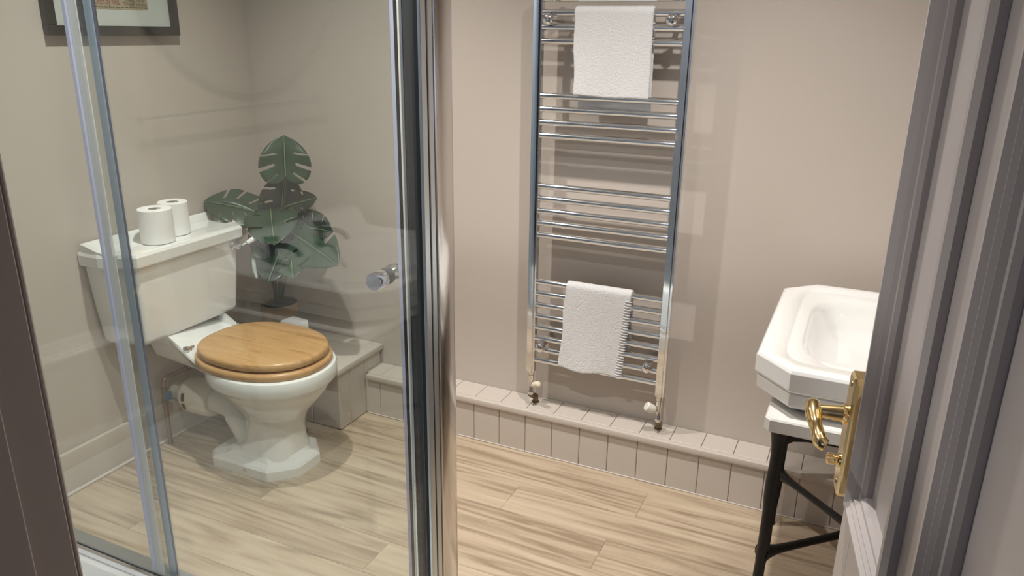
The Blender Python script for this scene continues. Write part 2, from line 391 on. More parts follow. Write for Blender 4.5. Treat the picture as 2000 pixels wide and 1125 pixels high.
def plo(x0, x1, h, cf, crr, z): return [(x0, YT-h+crr, z), (x0+crr, YT-h, z), (x1-cf, YT-h, z), (x1, YT-h+cf, z), (x1, YT+h-cf, z), (x1-cf, YT+h, z), (x0+crr, YT+h, z), (x0, YT+h-crr, z)]
pl.loft([plo(.272, .632, .135, .078, .035, 0), plo(.272, .632, .135, .078, .035, .034), plo(.279, .625, .128, .075, .033, .042), plo(.32, .606, .110, .066, .032, .052), plo(.345, .588, .100, .06, .03, .066)], True, False)
pl.build('plinth', 'china', to)
MB().lathe([(.006, YT-.1352), (.006, YT-.1385), (.004, YT-.1395)], (.455, 0, .024), 12, 'Y').build('floor_screw', 'satin', to)
# trapway and outlet
tr = MB().tube(cr_path([(.415, YT, .03), (.37, YT, .075), (.335, YT, .125), (.30, YT, .168), (.25, YT, .182), (.19, YT, .180)], 6), [.062]*7+[.054]*10+[.049]*14, 24)
tr.build('trapway', 'china', to)
con = MB().lathe([(.050, .215), (.058, .213), (.064, .205), (.068, .18), (.068, .10), (.064, .085), (.055, .070), (.038, .062), (.034, .055), (.034, .003)], (0, YT, .180), 32, 'X'); con = con.build('pan_connector', 'plast', to); con['label'] = 'ivory plastic waste connector'
for a0 in (-2.2, -1.55):
    rr = .0688; pts = []
    sl = MB()
    ring = lambda q, x: (x, YT+rr*math.cos(q), .180+rr*math.sin(q))
    n = 5
    qs = [math.radians(152 if a0 < -2 else 186)+math.radians(26)*k/n for k in range(n+1)]
    sl.add([ring(q, x) for q in qs for x in (.104, .120)], [[2*k, 2*k+2, 2*k+3, 2*k+1] for k in range(n)])
    sl.build('slot', 'rubber', con)
# shelf joining pan and cistern
sh = MB()
sh.loft([[(x, YT+y, z) for x, y, z in r] for r in (
    [(.03, -.085, .36), (.22, -.09, .345), (.33, -.12, .345), (.33, .12, .345), (.22, .09, .345), (.03, .085, .36)],
    [(.03, -.105, .41), (.22, -.105, .372), (.33, -.14, .372), (.33, .14, .372), (.22, .105, .372), (.03, .105, .41)],
    [(.03, -.128, .448), (.17, -.128, .442), (.33, -.16, .396), (.33, .16, .396), (.17, .128, .442), (.03, .128, .448)],
    [(.03, -.134, .4655), (.165, -.134, .4655), (.285, -.140, .4025), (.285, .140, .4025), (.165, .134, .4655), (.03, .134, .4655)])], True, False)
sho = sh.build('cistern_shelf', 'china', to)
bv = sho.modifiers.new('bevel', 'BEVEL'); bv.width = .01; bv.segments = 3; bv.limit_method = 'ANGLE'
# cistern
YC = -.577
def cpoly(hw, fx, cx_, cw, z, x0=.004): return [(x0, YC-hw, z), (cx_, YC-hw, z), (fx, YC-cw, z), (fx, YC+cw, z), (cx_, YC+hw, z), (x0, YC+hw, z)]
cb = MB().loft([cpoly(.235, .150, .075, .195, .466), cpoly(.246, .166, .08, .205, .480), cpoly(.262, .176, .082, .212, .60), cpoly(.276, .186, .085, .221, .755)], True, False)
cis = cb.build('cistern', 'china', to)
bv = cis.modifiers.new('bevel', 'BEVEL'); bv.width = .014; bv.segments = 4; bv.limit_method = 'ANGLE'; bv.angle_limit = math.radians(20)
cl = MB().loft([cpoly(.282, .193, .088, .226, .750), cpoly(.291, .203, .092, .233, .757), cpoly(.292, .205, .092, .234, .790), cpoly(.288, .199, .090, .231, .800), cpoly(.270, .183, .084, .220, .801), cpoly(.262, .176, .080, .214, .7995)], True, False)
clo = cl.build('cistern_lid', 'china', cis)
bv = clo.modifiers.new('bevel', 'BEVEL'); bv.width = .005; bv.segments = 3; bv.limit_method = 'ANGLE'; bv.angle_limit = math.radians(15)
# gallery upstand: low wall along back and swept down along the sides
gp = [(.150, .256, .803), (.115, .272, .806), (.085, .280, .814), (.05, .281, .824), (.018, .279, .828), (.014, .2, .828), (.014, 0, .828)]
full = [(x, YC-y, z) for x, y, z in gp] + [(x, YC+y, z) for x, y, z in gp[-2::-1]]
gm = MB(); rings = []
for i, (x, y, z) in enumerate(full):
    c = Vector((.17, YC)); d2 = (c-Vector((x, y)))
    if abs(y-YC) < .21: d2 = Vector((1, 0))
    else: d2 = Vector((.0, -1 if y > YC else 1)) if x > .03 else Vector((.7, -.7 if y > YC else .7))
    k = .008
    rings.append([(x-d2.x*k*.9, y-d2.y*k*.9, .797), (x-d2.x*k*.9, y-d2.y*k*.9, z-.003), (x-d2.x*k*.3, y-d2.y*k*.3, z), (x+d2.x*k*.7, y+d2.y*k*.7, z-.001), (x+d2.x*k*1.3, y+d2.y*k*1.3, z-.006), (x+d2.x*k*2.6, y+d2.y*k*2.6, .797)])
gm.loft(rings).build('lid_gallery', 'china', cis)
# flush lever
fy, fz = YC+.196, .727
MB().lathe([(.018, .178), (.020, .187), (.018, .192), (.009, .195), (.008, .215), (.011, .218), (.011, .226), (.006, .229)], (0, fy, fz), 20, 'X').build('lever_boss', 'chrome', cis)
MB().tube([(.222, fy, fz), (.226, fy+.012, fz+.004), (.232, fy+.026, fz+.010)], [.006, .0055, .007], 10).build('lever_arm', 'chrome', cis)
MB().tube([(.232, fy+.026, fz+.010), (.234, fy+.032, fz+.012), (.240, fy+.052, fz+.020), (.246, fy+.072, fz+.028), (.249, fy+.082, fz+.032), (.250, fy+.087, fz+.034)], [.006, .0085, .0105, .0125, .0105, .004], 14).build('lever_grip', 'china', cis)
# wooden seat ring and lid
def seat_ring(scale, z, hole=False):
    out = []
    n = 64
    for j in range(n):
        q = 2*math.pi*j/n; c, s_ = math.cos(q), math.sin(q)
        e = 2.15 if c > 0 else 2.9
        x = math.copysign(abs(c)**(2/e), c); y = math.copysign(abs(s_)**(2/e), s_)
        rx = .240 if c > 0 else .232
        wid = .192*(1-.14*max(0, -x)**2)
        out.append((.470+rx*x*scale[0], YT+wid*y*scale[1], z))
    return out
st = MB()
r0 = [((1.0, 1.0), .4035), ((1.012, 1.015), .409), ((1.015, 1.02), .416), ((1.008, 1.012), .4235), ((.985, .985), .428), ((.62, .58), .428), ((.58, .54), .420), ((.58, .54), .4045), ((1.0, 1.0), .4035)]
st.loft([seat_ring(s, z) for s, z in r0], False).build('seat', 'seat', to)
ld_ = MB()
r1 = [((.93, .925), .4335), ((.958, .953), .4355), ((.968, .965), .441), ((.970, .967), .449), ((.962, .957), .456), ((.94, .933), .4605), ((.90, .89), .462), ((.5, .5), .4625), ((.05, .05), .4625)]
ld_.loft([seat_ring(s, z) for s, z in r1]).build('seat_lid', 'seat', to)
for s in (-1, 1):
    MB().tube([(.30, YT+s*.05, .4315), (.30, YT+s*.12, .4315)], .0015, 8).build('buffer', 'rubber', to)
    MB().lathe([(.005, s*.095), (.005, s*.116), (.0095, s*.119), (.012, s*.126), (.0105, s*.133), (.002, s*.138)], (.236, YT, .437), 16, 'Y').build('hinge', 'chrome', to)
    MB().lathe([(.007, .41), (.007, .435)], (.236, YT+s*.11, 0), 12).build('hinge_post', 'chrome', to)
adopt(to)
# toilet rolls on the cistern lid
def roll(loc, r, h, label):
    e = tag(empty('toilet_roll', loc), label, 'toilet roll', 'toilet rolls on the cistern')
    MB().lathe([(.0215, .0005), (r-.002, 0), (r, .002), (r, h-.002), (r-.002, h), (.0215, h-.0005), (.0205, h-.002), (.0205, .002), (.0215, .0005)], (0, 0, 0), 40, 'Z', False).build('paper', 'paper', e)
    MB().lathe([(.0205, .001), (.0205, h-.002), (.0190, h-.002), (.0190, .001)], (0, 0, 0), 28, 'Z', False).build('core', 'core', e)
    MB().box(-.0005, .0012, r*.15, r*.15+.022, .004, h-.004).build('loose_edge', 'paper', e)
    return e
roll((.125, -.652, .8012), .055, .115, 'white toilet roll on the cistern lid, the one further from the plant')
roll((.090, -.545, .8012), .050, .115, 'white toilet roll on the cistern lid, the one nearer the plant')

# copper supply pipe with isolating valve
wp = tag(empty('water_pipe', (.035, -.650, 0)), 'tarnished copper water pipe with isolating valve beside the toilet', 'pipe')
MB().tube([(.045, -.653, 0), (.042, -.650, .19)], .0078, 12).build('riser', 'copper', wp)
MB().tube(cr_path([(.041, -.648, .225), (.040, -.645, .245), (.040, -.638, .258), (.040, -.622, .262), (.040, -.55, .262), (.040, -.43, .262), (.045, -.410, .268), (.05, -.400, .29), (.05, -.400, .4650)], 5), .0078, 12).build('branch', 'copper', wp)
MB().lathe([(.0105, .164), (.0115, .166), (.0115, .184), (.009, .186), (.009, .205), (.0115, .207), (.0115, .228), (.0105, .230)], (.042, -.649, 0), 14).build('valve', 'oldbr', wp)
MB().box(.052, .060, -.655, -.630, .178, .214, .004, 2).build('valve_lever', 'blue', wp)
MB().lathe([(.010, 0), (.010, .018)], (.040, 0, .262), 12, 'Z')
MB().lathe([(.0095, -.535), (.0105, -.533), (.0105, -.515), (.0095, -.513)], (.040, 0, .262), 14, 'Y').build('coupling', 'copper', wp)
adopt(wp)

# small white carton behind the seat, standing on the tall boxing
ct = B('carton', 'card', -.042, .042, -.034, .034, 0, .150, .002); ct.location = (.345, -.262, .2665); ct.rotation_euler = (0, 0, math.radians(-6)); 
tag(ct, 'small plain white carton standing on the tall boxing behind the toilet', 'box')

# ------------------------------------------------------------------ potted monstera
pp = tag(empty('potted_monstera', (.183, -.160, .266)), 'artificial monstera in a brown pot in the corner', 'plant')
MB().lathe([(.0, 0), (.054, 0), (.059, .006), (.068, .09), (.075, .155), (.077, .166), (.074, .170), (.070, .166), (.069, .150), (.0, .148)], (0, 0, 0), 40, 'Z', False).build('pot', 'pot', pp)
MB().lathe([(.0695, .152), (.055, .160), (.03, .167), (.0, .169)], (0, 0, 0), 32, 'Z', False).build('soil', 'soil', pp)
def leaf(base, tip, nrm, wid, fold=.18, droop=.25, m='leaf', root=(.0, .0), slits=((.27, .31), (.43, .475), (.58, .62), (.73, .765)), seed=0):
    base = Vector(base)-pp.location; tip = Vector(tip)-pp.location
    rnd = random.Random(seed)
    Yv = (tip-base); L_ = Yv.length; Yv.normalize(); Zv = Vector(nrm); Zv = (Zv-Yv*Zv.dot(Yv)).normalized(); Xv = Yv.cross(Zv)
    ctl = [(.0, .02), (.10, -.10), (.26, -.14), (.40, -.05), (.49, .14), (.50, .34), (.45, .54), (.34, .74), (.18, .90), (.0, 1.0)]
    out = [Vector((a*wid, b*L_, 0)) for a, b in ctl]; O = cr_path(out, 7); N_ = len(O)
    NC = 5
    mb = MB()
    def P(x, y):
        s_ = y/L_
        z = fold*abs(x) - droop*L_*s_*s_*.5 - .9*droop*(abs(x)**2)/wid + .006*math.sin(9*s_+seed)*abs(x)/wid*2
        return base + Xv*x + Yv*y + Zv*z
    for side in (-1, 1):
        k0 = len(mb.v); vs = []; fs = []
        jit = rnd.uniform(-.03, .03)
        for i, o_ in enumerate(O):
            t = i/(N_-1); my = L_*(.02+.98*t**1.25)
            for j in range(NC+1):
                q = j/NC
                x = side*(o_.x*q); yy = my+(o_.y-my)*q
                vs.append(P(x, yy))
        for i in range(N_-1):
            t = (i+.5)/(N_-1)
            cut = any(a+jit <= t <= b+jit for a, b in slits)
            for j in range(NC):
                if cut and j >= 2: continue
                a = i*(NC+1)+j; fs.append([a, a+1, a+NC+2, a+NC+1])
        mb.add(vs, fs, True)
    lf = mb.build('leaf', m, pp, auto=0)
    sm = lf.modifiers.new('thick', 'SOLIDIFY'); sm.thickness = .0012
    rib = [P(0, L_*k/8)+Zv*.0012 for k in range(9)]
    MB().tube(rib, [.0022]*4+[.0017]*3+[.001]*2, 6).build('midrib', 'vein', lf)
    r3 = Vector((root[0], root[1], .16)); mid = (r3*.55+base*.45)+Vector((0, 0, .03))
    MB().tube(cr_path([r3, mid, base-Yv*.015+Zv*(-.004), base], 8), .0032, 8).build('stalk', 'stem', pp)
C = (.62, -.70, .25)
S1 = ((.36, .385), (.60, .635)); S2 = ((.33, .355), (.52, .545), (.70, .72)); S3 = ((.45, .475), (.66, .69))
leaf((.305, -.20, .962), (.300, -.185, 1.120), C, .190, .20, .16, 'leaf', (.01, .0), ((.30, .325), (.46, .50), (.66, .685)), seed=3)
leaf((.240, -.17, .800), (.272, -.165, .975), (.6, -.75, .15), .175, .1, .1, 'leafd', (0, .01), S3, seed=2)
leaf((.170, -.235, .825), (.022, -.335, .890), (.40, -.42, .80), .185, .12, .35, 'leaf', (-.01, 0), S2, seed=3)
leaf((.195, -.200, .805), (.165, -.245, .650), (.7, -.6, .35), .11, .1, .2, 'leafd', (-.01, -.01), S3, seed=4)
leaf((.215, -.195, .835), (.345, -.340, .765), (.30, -.55, .78), .20, .12, .3, 'leaf', (0, -.01), S1, seed=5)
leaf((.325, -.175, .770), (.505, -.225, .795), (.05, -.82, .55), .145, .15, .3, 'leafd', (.015, 0), S2, seed=6)
leaf((.310, -.205, .755), (.585, -.315, .722), (.20, -.68, .70), .215, .12, .35, 'leaf', (.01, -.01), S2, seed=7)
leaf((.265, -.225, .725), (.305, -.395, .640), (.5, -.50, .70), .14, .12, .3, 'leaf', (0, -.02), S3, seed=8)
leaf((.300, -.225, .720), (.375, -.420, .650), (.25, -.6, .75), .17, .12, .3, 'leafd', (.01, -.02), S1, seed=9)
leaf((.255, -.160, .84), (.395, -.150, .890), (.3, -.8, .5), .10, .12, .2, 'leafd', (.01, .01), S3, seed=10)
leaf((.320, -.215, .715), (.450, -.380, .665), (.3, -.65, .70), .16, .12, .3, 'leaf', (.01, -.02), S3, seed=11)

# ------------------------------------------------------------------ framed railway poster
pf = tag(empty('framed_poster', (.002, -.605, 1.468)), 'black framed vintage railway poster on the wall above the toilet', 'picture')
y0, y1, z0, z1 = -.852, -.360, 1.468, 2.12; fw = .030
for a in ((y0, y1, z0, z0+fw), (y0, y1, z1-fw, z1), (y0, y0+fw, z0+fw, z1-fw), (y1-fw, y1, z0+fw, z1-fw)):
    B('frame_bar', 'black', .002, .028, a[0], a[1], a[2], a[3], .0025, pf)
B('mount', 'mount', .003, .014, y0+fw-.004, y1-fw+.004, z0+fw-.004, z1-fw+.004, 0, pf)
pr = B('print', 'print_', .014, .0150, -.741, -.476, 1.549, 2.045, 0, pf); pr['label'] = 'faded tan railway poster'
def text(s, size, ya, yb, z, m, h=None):
    cu = D.curves.new('lettering', 'FONT'); cu.body = s; cu.size = 1; cu.offset = .012
    t = D.objects.new('tmp', cu); COL.objects.link(t)
    bpy.context.view_layer.update()
    me = D.meshes.new_from_object(t.evaluated_get(bpy.context.evaluated_depsgraph_get()))
    D.objects.remove(t)
    xs = [v.co.x for v in me.vertices]; ys = [v.co.y for v in me.vertices]
    sx = (yb-ya)/(max(xs)-min(xs)); mnx = min(xs)
    for v in me.vertices: v.co = Vector((.0153, ya+(v.co.x-mnx)*sx, z+v.co.y*size))
    me.materials.clear(); me.materials.append(M[m])
    o = D.objects.new('lettering', me); COL.objects.link(o); o.parent = pr; o['label'] = 'printed words '+s
    return o
text('QUICKER by RAIL', .030, -.706, -.583, 1.5640, 'red')
text('Cheap Fares', .019, -.563, -.487, 1.5740, 'ink')
text('Through Services', .016, -.572, -.480, 1.5615, 'ink')
ms = MB(); yy = -.735
rr = random.Random(3)
while yy < -.490:                                       # a line of print too small to read
    wl = rr.uniform(.006, .016); ms.box(.0151, .0154, yy, min(yy+wl, -.479), 1.5535, 1.5572); yy += wl+.0035
ms.build('small_print', 'ink', pr)
B('glazing', 'glass', .0165, .0185, y0+fw-.003, y1-fw+.003, z0+fw-.003, z1-fw+.003, 0, pf)
adopt(pf)

# ------------------------------------------------------------------ shower: tray and enclosure
XS, YS, ZT = 1.612, -1.285, .085
tray = MB()
def rect(x0, x1, ya, yb, z): return [(x0, ya, z), (x1, ya, z), (x1, yb, z), (x0, yb, z)]
tray.loft([rect(.003, XS+.028, YN+.002, YS+.035, 0), rect(.003, XS+.028, YN+.002, YS+.035, ZT-.006), rect(.006, XS+.024, YN+.006, YS+.031, ZT), rect(.055, XS-.03, YN+.055, YS-.045, ZT), rect(.075, XS-.05, YN+.075, YS-.065, ZT-.022), rect(.5, XS-.5, YN+.3, YS-.3, ZT-.028)], True, False)
tag(tray.build('shower_tray', 'acrylic'), 'white rectangular shower tray under the glass enclosure', 'shower tray')
en = tag(empty('shower_enclosure', (XS/2, YS, ZT)), 'chrome framed glass shower enclosure with sliding door', 'shower')
HT = 1.98
# corner post
B('corner_post', 'satin', 1.604, 1.626, -1.327, -1.268, ZT, HT, .003, en, 2)
B('post_channel', 'alu', 1.6185, 1.6245, -1.346, -1.331, ZT, HT, .001, en)
B('post_channel', 'alu', 1.6185, 1.6245, -1.368, -1.351, ZT, HT, .001, en)
B('gasket', 'rubber', 1.601, 1.6215, -1.352, -1.327, ZT, HT, 0, en)
B('inner_profile', 'grey', 1.560, 1.604, -1.320, -1.272, ZT, HT, .002, en)
B('inner_profile_edge', 'alu', 1.5555, 1.5605, -1.321, -1.300, ZT, HT, .0005, en)
B('inner_profile_edge', 'plast', 1.5455, 1.5495, -1.312, -1.290, ZT, HT, .0005, en)
B('inner_gasket', 'rubber', 1.5365, 1.5605, -1.3085, -1.276, ZT, HT, 0, en)
# tracks
for z in (ZT, HT-.03):
    B('track', 'chrome', .003, 1.583, -1.312, -1.300, z, z+.022, .002, en)
    B('track', 'alu', .003, 1.583, -1.298, -1.262, z, z+.030, .002, en)
    B('side_track', 'satin', 1.600, 1.626, YN+.0105, -1.368, z, z+.028, .002, en)
B('wall_channel', 'satin', .001, .03, -1.30, -1.265, ZT, HT, .002, en)
B('wall_channel', 'satin', 1.598, 1.628, YN+.0105, YN+.03, ZT, HT, .002, en)
sp = B('side_panel', 'glass', 1.609, 1.615, YN+.012, -1.352, ZT+.02, HT-.02, 0, en)
fp = B('fixed_panel', 'glass', .02, .775, -1.276, -1.270, ZT+.02, HT-.02, 0, en)
sd = B('sliding_door', 'glass', .712, 1.526, -1.292, -1.286, ZT+.028, HT-.025, 0, en)
# overlapping edge seals
B('edge_seal', 'pvc', .706, .722, -1.300, -1.280, ZT+.028, HT-.025, .003, sd)
B('seal_fin', 'clearpvc', .722, .750, -1.2975, -1.2945, ZT+.028, HT-.025, .001, sd)
B('edge_seal', 'bluepvc', .747, .7745, -1.2805, -1.272, ZT+.02, HT-.02, .003, fp)
B('edge_strip', 'pvcd', .7745, .7775, -1.2805, -1.275, ZT+.02, HT-.02, .001, fp)
B('edge_seal', 'pvc', 1.520, 1.536, -1.298, -1.280, ZT+.028, HT-.025, .003, sd)
kn = MB()
kn.lathe([(.0145, -1.294), (.0145, -1.300), (.0175, -1.304), (.0175, -1.328), (.0165, -1.332), (.0, -1.3325)], (1.488, 0, 1.052), 28, 'Y', False)
kn.lathe([(.0145, -1.284), (.0145, -1.278), (.0175, -1.274), (.0175, -1.250), (.0165, -1.246), (.0, -1.2455)], (1.488, 0, 1.052), 28, 'Y', False)
kn.build('door_knob', 'chrome', sd)
MB().lathe([(.0165, -1.2955), (.0165, -1.2825)], (1.488, 0, 1.052), 24, 'Y').build('knob_washer', 'rubber', sd)
adopt(en)

# ------------------------------------------------------------------ towel radiator
YR = -.084; Z0R, SPR = .3701, .0423
ra = tag(empty('towel_radiator', (1.52, YR, .30)), 'tall chrome ladder towel radiator on the back wall', 'radiator')
for cx in (1.2785, 1.7575):
    b = bmesh.new(); bmesh.ops.create_cube(b, size=1)
    for v in b.verts: v.co = Vector((cx+v.co.x*.030, YR+v.co.y*.036, .980+v.co.z*1.315))
    bmesh.ops.bevel(b, geom=[e for e in b.edges if abs(e.verts[0].co.z-e.verts[1].co.z) > .5], offset=.008, segments=4, affect='EDGES')
    MB().bm(b, True).build('post', 'chrome', ra)
    MB().lathe([(.010, .306), (.012, .308), (.012, .3235)], (cx, YR, 0), 14).build('end_fitting', 'satin', ra)
bar0 = None
for k in list(range(0, 8))+list(range(11, 16))+list(range(19, 23))+list(range(26, 30)):
    if bar0 is None:
        bar0 = MB().lathe([(.011, -.225), (.011, .225)], (0, 0, 0), 20, 'X').build('bar', 'chrome', ra); o = bar0
    else:
        o = bar0.copy(); COL.objects.link(o); o.parent = ra
    o.location = (1.518, YR, Z0R+SPR*k)
for cx in (1.318, 1.709):
    for cz in (1.534, .4265):
        br = MB().lathe([(.0, YR-.034), (.010, YR-.033), (.0165, YR-.028), (.0185, YR-.022), (.0185, YR-.015), (.014, YR-.013), (.008, YR-.012), (.008, YR+.05), (.015, -.012), (.016, -.0005)], (cx, 0, cz), 24, 'Y', False)
        br.build('wall_bracket', 'chrome', ra)
for cx, sgn, lab in ((1.2785, 1, 'cream'), (1.7575, -1, 'plast')):
    v = MB()
    v.lathe([(.0085, .225), (.0105, .228), (.0105, .240), (.0085, .243), (.0085, .285), (.0115, .287), (.0115, .306)], (cx, YR, 0), 16)
    va = v.build('valve', 'satin', ra)
    MB().tube(cr_path([(cx, YR, .232), (cx, YR+.003, .222), (cx+.004*sgn, YR+.02, .212), (cx+.005*sgn, YR+.034, .203), (cx+.005*sgn, YR+.036, .181)], 5), .0105, 14).build('valve_tail', 'oldbr', va)
    MB().lathe([(.013, .179), (.013, .184)], (cx+.005*sgn, YR+.036, 0), 16).build('pipe_collar', 'oldbr', va)
    a = Vector((sgn*.75, -.42, .42 if sgn > 0 else .48)).normalized()
    p0 = Vector((cx, YR, .262)); 
    MB().tube([p0, p0+a*.02], .0065, 12).build('valve_stem', 'satin', va)
    if sgn > 0: prof = [(.016, .007), (.018, .0095), (.024, .0105), (.045, .0105), (.052, .0095), (.054, .006)]
    else: prof = [(.014, .009), (.017, .0125), (.024, .0150), (.040, .0165), (.049, .0165), (.052, .013)]
    MB().tube([p0+a*h for h, r in prof], [r for h, r in prof], 18).build('valve_cap', lab, va)
adopt(ra)

# ------------------------------------------------------------------ towels
def towel(name_label, xa, xb, zbar, front, back, skew=0., nfront=34, seed=1, side_in=.0, stitch=False, wavy=.004):
    rb = .0145
    rnd = random.Random(seed)
    path = []
    n1 = 30
    for k in range(n1): path.append((YR-rb, zbar-front+front*k/n1, 'f', 1-k/n1))
    for k in range(9):
        a = math.pi*k/8; path.append((YR-rb*math.cos(a), zbar+rb*math.sin(a), 't', 0))
    n2 = 20
    for k in range(1, n2+1): path.append((YR+rb, zbar-back*k/n2, 'b', k/n2))
    nu = 34; vs = []
    for i, (yy, zz, tp, d) in enumerate(path):
        for j in range(nu+1):
            t = j/nu
            x = xa+(xb-xa)*t
            if tp == 'f':
                x += skew*d + side_in*d*(-1 if t > .5 else 1)*abs(2*t-1) + (wavy*math.sin(9*d+1.2*seed)*(1-t))
                y = yy - .007*d*math.sin(3.1*t+seed) - .004*d - .006*d*d*math.sin(7*t+seed*2)*.6
                z = zz + d*d*(.0015 if seed == 1 else .006)*math.sin(8*t+seed)-d*.004*t
            elif tp == 'b':
                x += .006*d*(1 if seed == 1 else 2)*(1-2*t)*-.0 + .010*(1-t)*d
                y = min(yy + .006*d*abs(math.sin(4*t+seed)), -.052); z = zz + d*.004*math.sin(6*t)
            else: y, z = yy, zz
            vs.append((x, y, z))
    fs = [[i*(nu+1)+j, i*(nu+1)+j+1, (i+1)*(nu+1)+j+1, (i+1)*(nu+1)+j] for i in range(len(path)-1) for j in range(nu)]
    root = tag(empty('towel', ((xa+xb)/2, YR, zbar)), name_label, 'towel')
    o = MB().add(vs, fs, True).build('cloth', 'towel', root, auto=0)
    m = o.modifiers.new('thick', 'SOLIDIFY'); m.thickness = .011; m.offset = 0
    m = o.modifiers.new('smooth', 'SUBSURF'); m.levels = 2; m.render_levels = 2
    tx = D.textures.new('pile', 'CLOUDS'); tx.noise_scale = .0032; tx.noise_depth = 2
    m = o.modifiers.new('pile', 'DISPLACE'); m.texture = tx; m.strength = .0034; m.mid_level = .5; m.texture_coords = 'LOCAL'
    if stitch:
        h = MB(); 
        for k in range(0, 30):
            d = 1-k/30*.97; zz = zbar-front*d+.002
            x1 = xb+skew*d-side_in*d
            yb_ = YR-rb-.0070-.004*d-.007*d*math.sin(3.1+seed)
            h.tube([(x1-.017, yb_, zz+.001), (x1-.004, yb_-.0012, zz), (x1+.0055, yb_+.004, zz-.001)], .0018, 6)
        h.build('hem_stitching', 'towel', root)
    adopt(root)
    return root
towel('white towel over the top rails of the chrome radiator', 1.4035, 1.652, Z0R+SPR*28, .247, .290, skew=.006, seed=1, side_in=.004, wavy=.002)
towel('white towel with stitched hem over the lowest group of radiator rails', 1.409, 1.640, Z0R+SPR*7, .300, .20, skew=-.020, seed=2, side_in=.004, stitch=True, wavy=.003)

# ------------------------------------------------------------------ washbasin on a marble topped iron stand
sd_ = tag(empty('basin_stand', (2.4, -.45, 0)), 'black wrought iron washstand frame with crossed stretchers', 'washstand')
ZM0, ZM1 = .648, .682
legs = [(2.195, -.765), (2.180, -.175), (2.62, -.765), (2.62, -.175)]
cc = Vector((2.40, -.47, .235)); jz = [.30, .185, .25, .22]
hub = MB()
for i, (lx, ly) in enumerate(legs):
    near = ly < -.5
    P = []; R = []
    for k in range(25):
        z = ZM0*(1-k/24); t = k/24
        P.append((lx-.008*t*(1 if lx < 2.4 else -1)+.0012*math.sin(17*t+i), ly+.001*math.cos(23*t), z))
        R.append((.0165-.0065*t)*(1+.07*math.sin(31*t+i*2))*(1+.25*math.exp(-((z-jz[i])/.02)**2)) + .010*math.exp(-((z-ZM0)/.025)**2))
    MB().tube(P, R, 12).build('leg', 'iron', sd_)
    p0 = Vector((lx-.005*(1 if lx < 2.4 else -1), ly, jz[i])); dv = (cc-p0)
    pts = [p0+dv*t for t in (0, .06, .14, .3, .5, .75, 1)]
    MB().tube(pts, [.022, .0165, .012, .0105, .010, .0105, .013], 12).build('stretcher', 'iron', sd_)
MB().lathe([(.0, -.016), (.014, -.012), (.018, 0), (.014, .012), (.0, .016)], cc, 16, 'Z', False).build('stretcher_hub', 'iron', sd_)
ap = [((2.195, -.765), (2.62, -.765)), ((2.180, -.175), (2.62, -.175)), ((2.195, -.765), (2.180, -.175)), ((2.62, -.765), (2.62, -.175))]
for a, b in ap:
    a = Vector((*a, ZM0-.0135)); b = Vector((*b, ZM0-.0135)); dv = b-a
    mbx = MB(); n = 14; rings = []
    side = Vector((-dv.y, dv.x, 0)).normalized()*.011
    for k in range(n+1):
        t = k/n; dep = .020+.035*(math.exp(-t*dv.length/.022)+math.exp(-(1-t)*dv.length/.022))
        p = a+dv*t
        rings.append([p+side+Vector((0, 0, .0134)), p-side+Vector((0, 0, .0134)), p-side+Vector((0, 0, .0134-dep)), p+side+Vector((0, 0, .0134-dep))])
    mbx.loft(rings, True, False).build('apron', 'iron', sd_)
adopt(sd_)
mt = MB().loft([octo(2.163, 2.738, -.808, -.132, .012, ZM0+.0003), octo(2.160, 2.738, -.811, -.129, .012, ZM0+.004), octo(2.160, 2.738, -.811, -.129, .012, ZM1-.004), octo(2.163, 2.738, -.808, -.132, .012, ZM1)], True, False)
tag(mt.build('marble_top', 'marble'), 'grey white marble slab on the black washstand', 'worktop')
wb = tag(empty('washbasin', (2.42, -.449, ZM1)), 'white octagonal washbasin on the marble washstand', 'washbasin')
X0, X1, Y0, Y1 = 2.116, 2.735, -.793, -.105; ZR = .80
def bo(i, z, c=.085):   # chamfered at the front corners only
    return [(X0+i, Y0+c+i*.4, z), (X0+c+i*.4, Y0+i, z), (X1-min(i, .01), Y0+i, z), (X1-min(i, .01), Y1-i, z), (X0+c+i*.4, Y1-i, z), (X0+i, Y1-c-i*.4, z)]
body = MB()
body.loft([bo(.060, ZM1+.0005), bo(.048, ZM1+.004), bo(.020, ZM1+.018), bo(.008, ZM1+.026), bo(.006, ZM1+.056), bo(.009, ZM1+.059), bo(.002, ZM1+.064), bo(0, ZM1+.068), bo(0, ZR-.010), bo(.004, ZR-.003), bo(.010, ZR), bo(.035, ZR-.0012)], False, False)
# bowl: rounded hole in the rim, stepped ledge then deep bowl
def bowl(hx, hy, z, e, cx=2.385): return sup(cx, (Y0+Y1)/2, hx, hy, z, e, 48)
rim_o = bo(.010, ZR)
def resample(poly, n=48, cx=2.385, cy=(Y0+Y1)/2):
    out = []
    for j in range(n):
        q = 2*math.pi*j/n; d = Vector((math.cos(q), math.sin(q)))
        best = None
        for a in range(len(poly)):
            p = Vector(poly[a][:2])-Vector((cx, cy)); r = Vector(poly[(a+1) % len(poly)][:2])-Vector((cx, cy)); s_ = r-p
            den = d.x*s_.y-d.y*s_.x
            if abs(den) < 1e-9: continue
            t = (p.x*s_.y-p.y*s_.x)/den; u = (p.x*d.y-p.y*d.x)/den
            if t > 0 and -1e-6 <= u <= 1+1e-6: best = t if best is None else min(best, t)
        out.append((cx+d.x*best, cy+d.y*best, poly[0][2]))
    return out
top = MB()
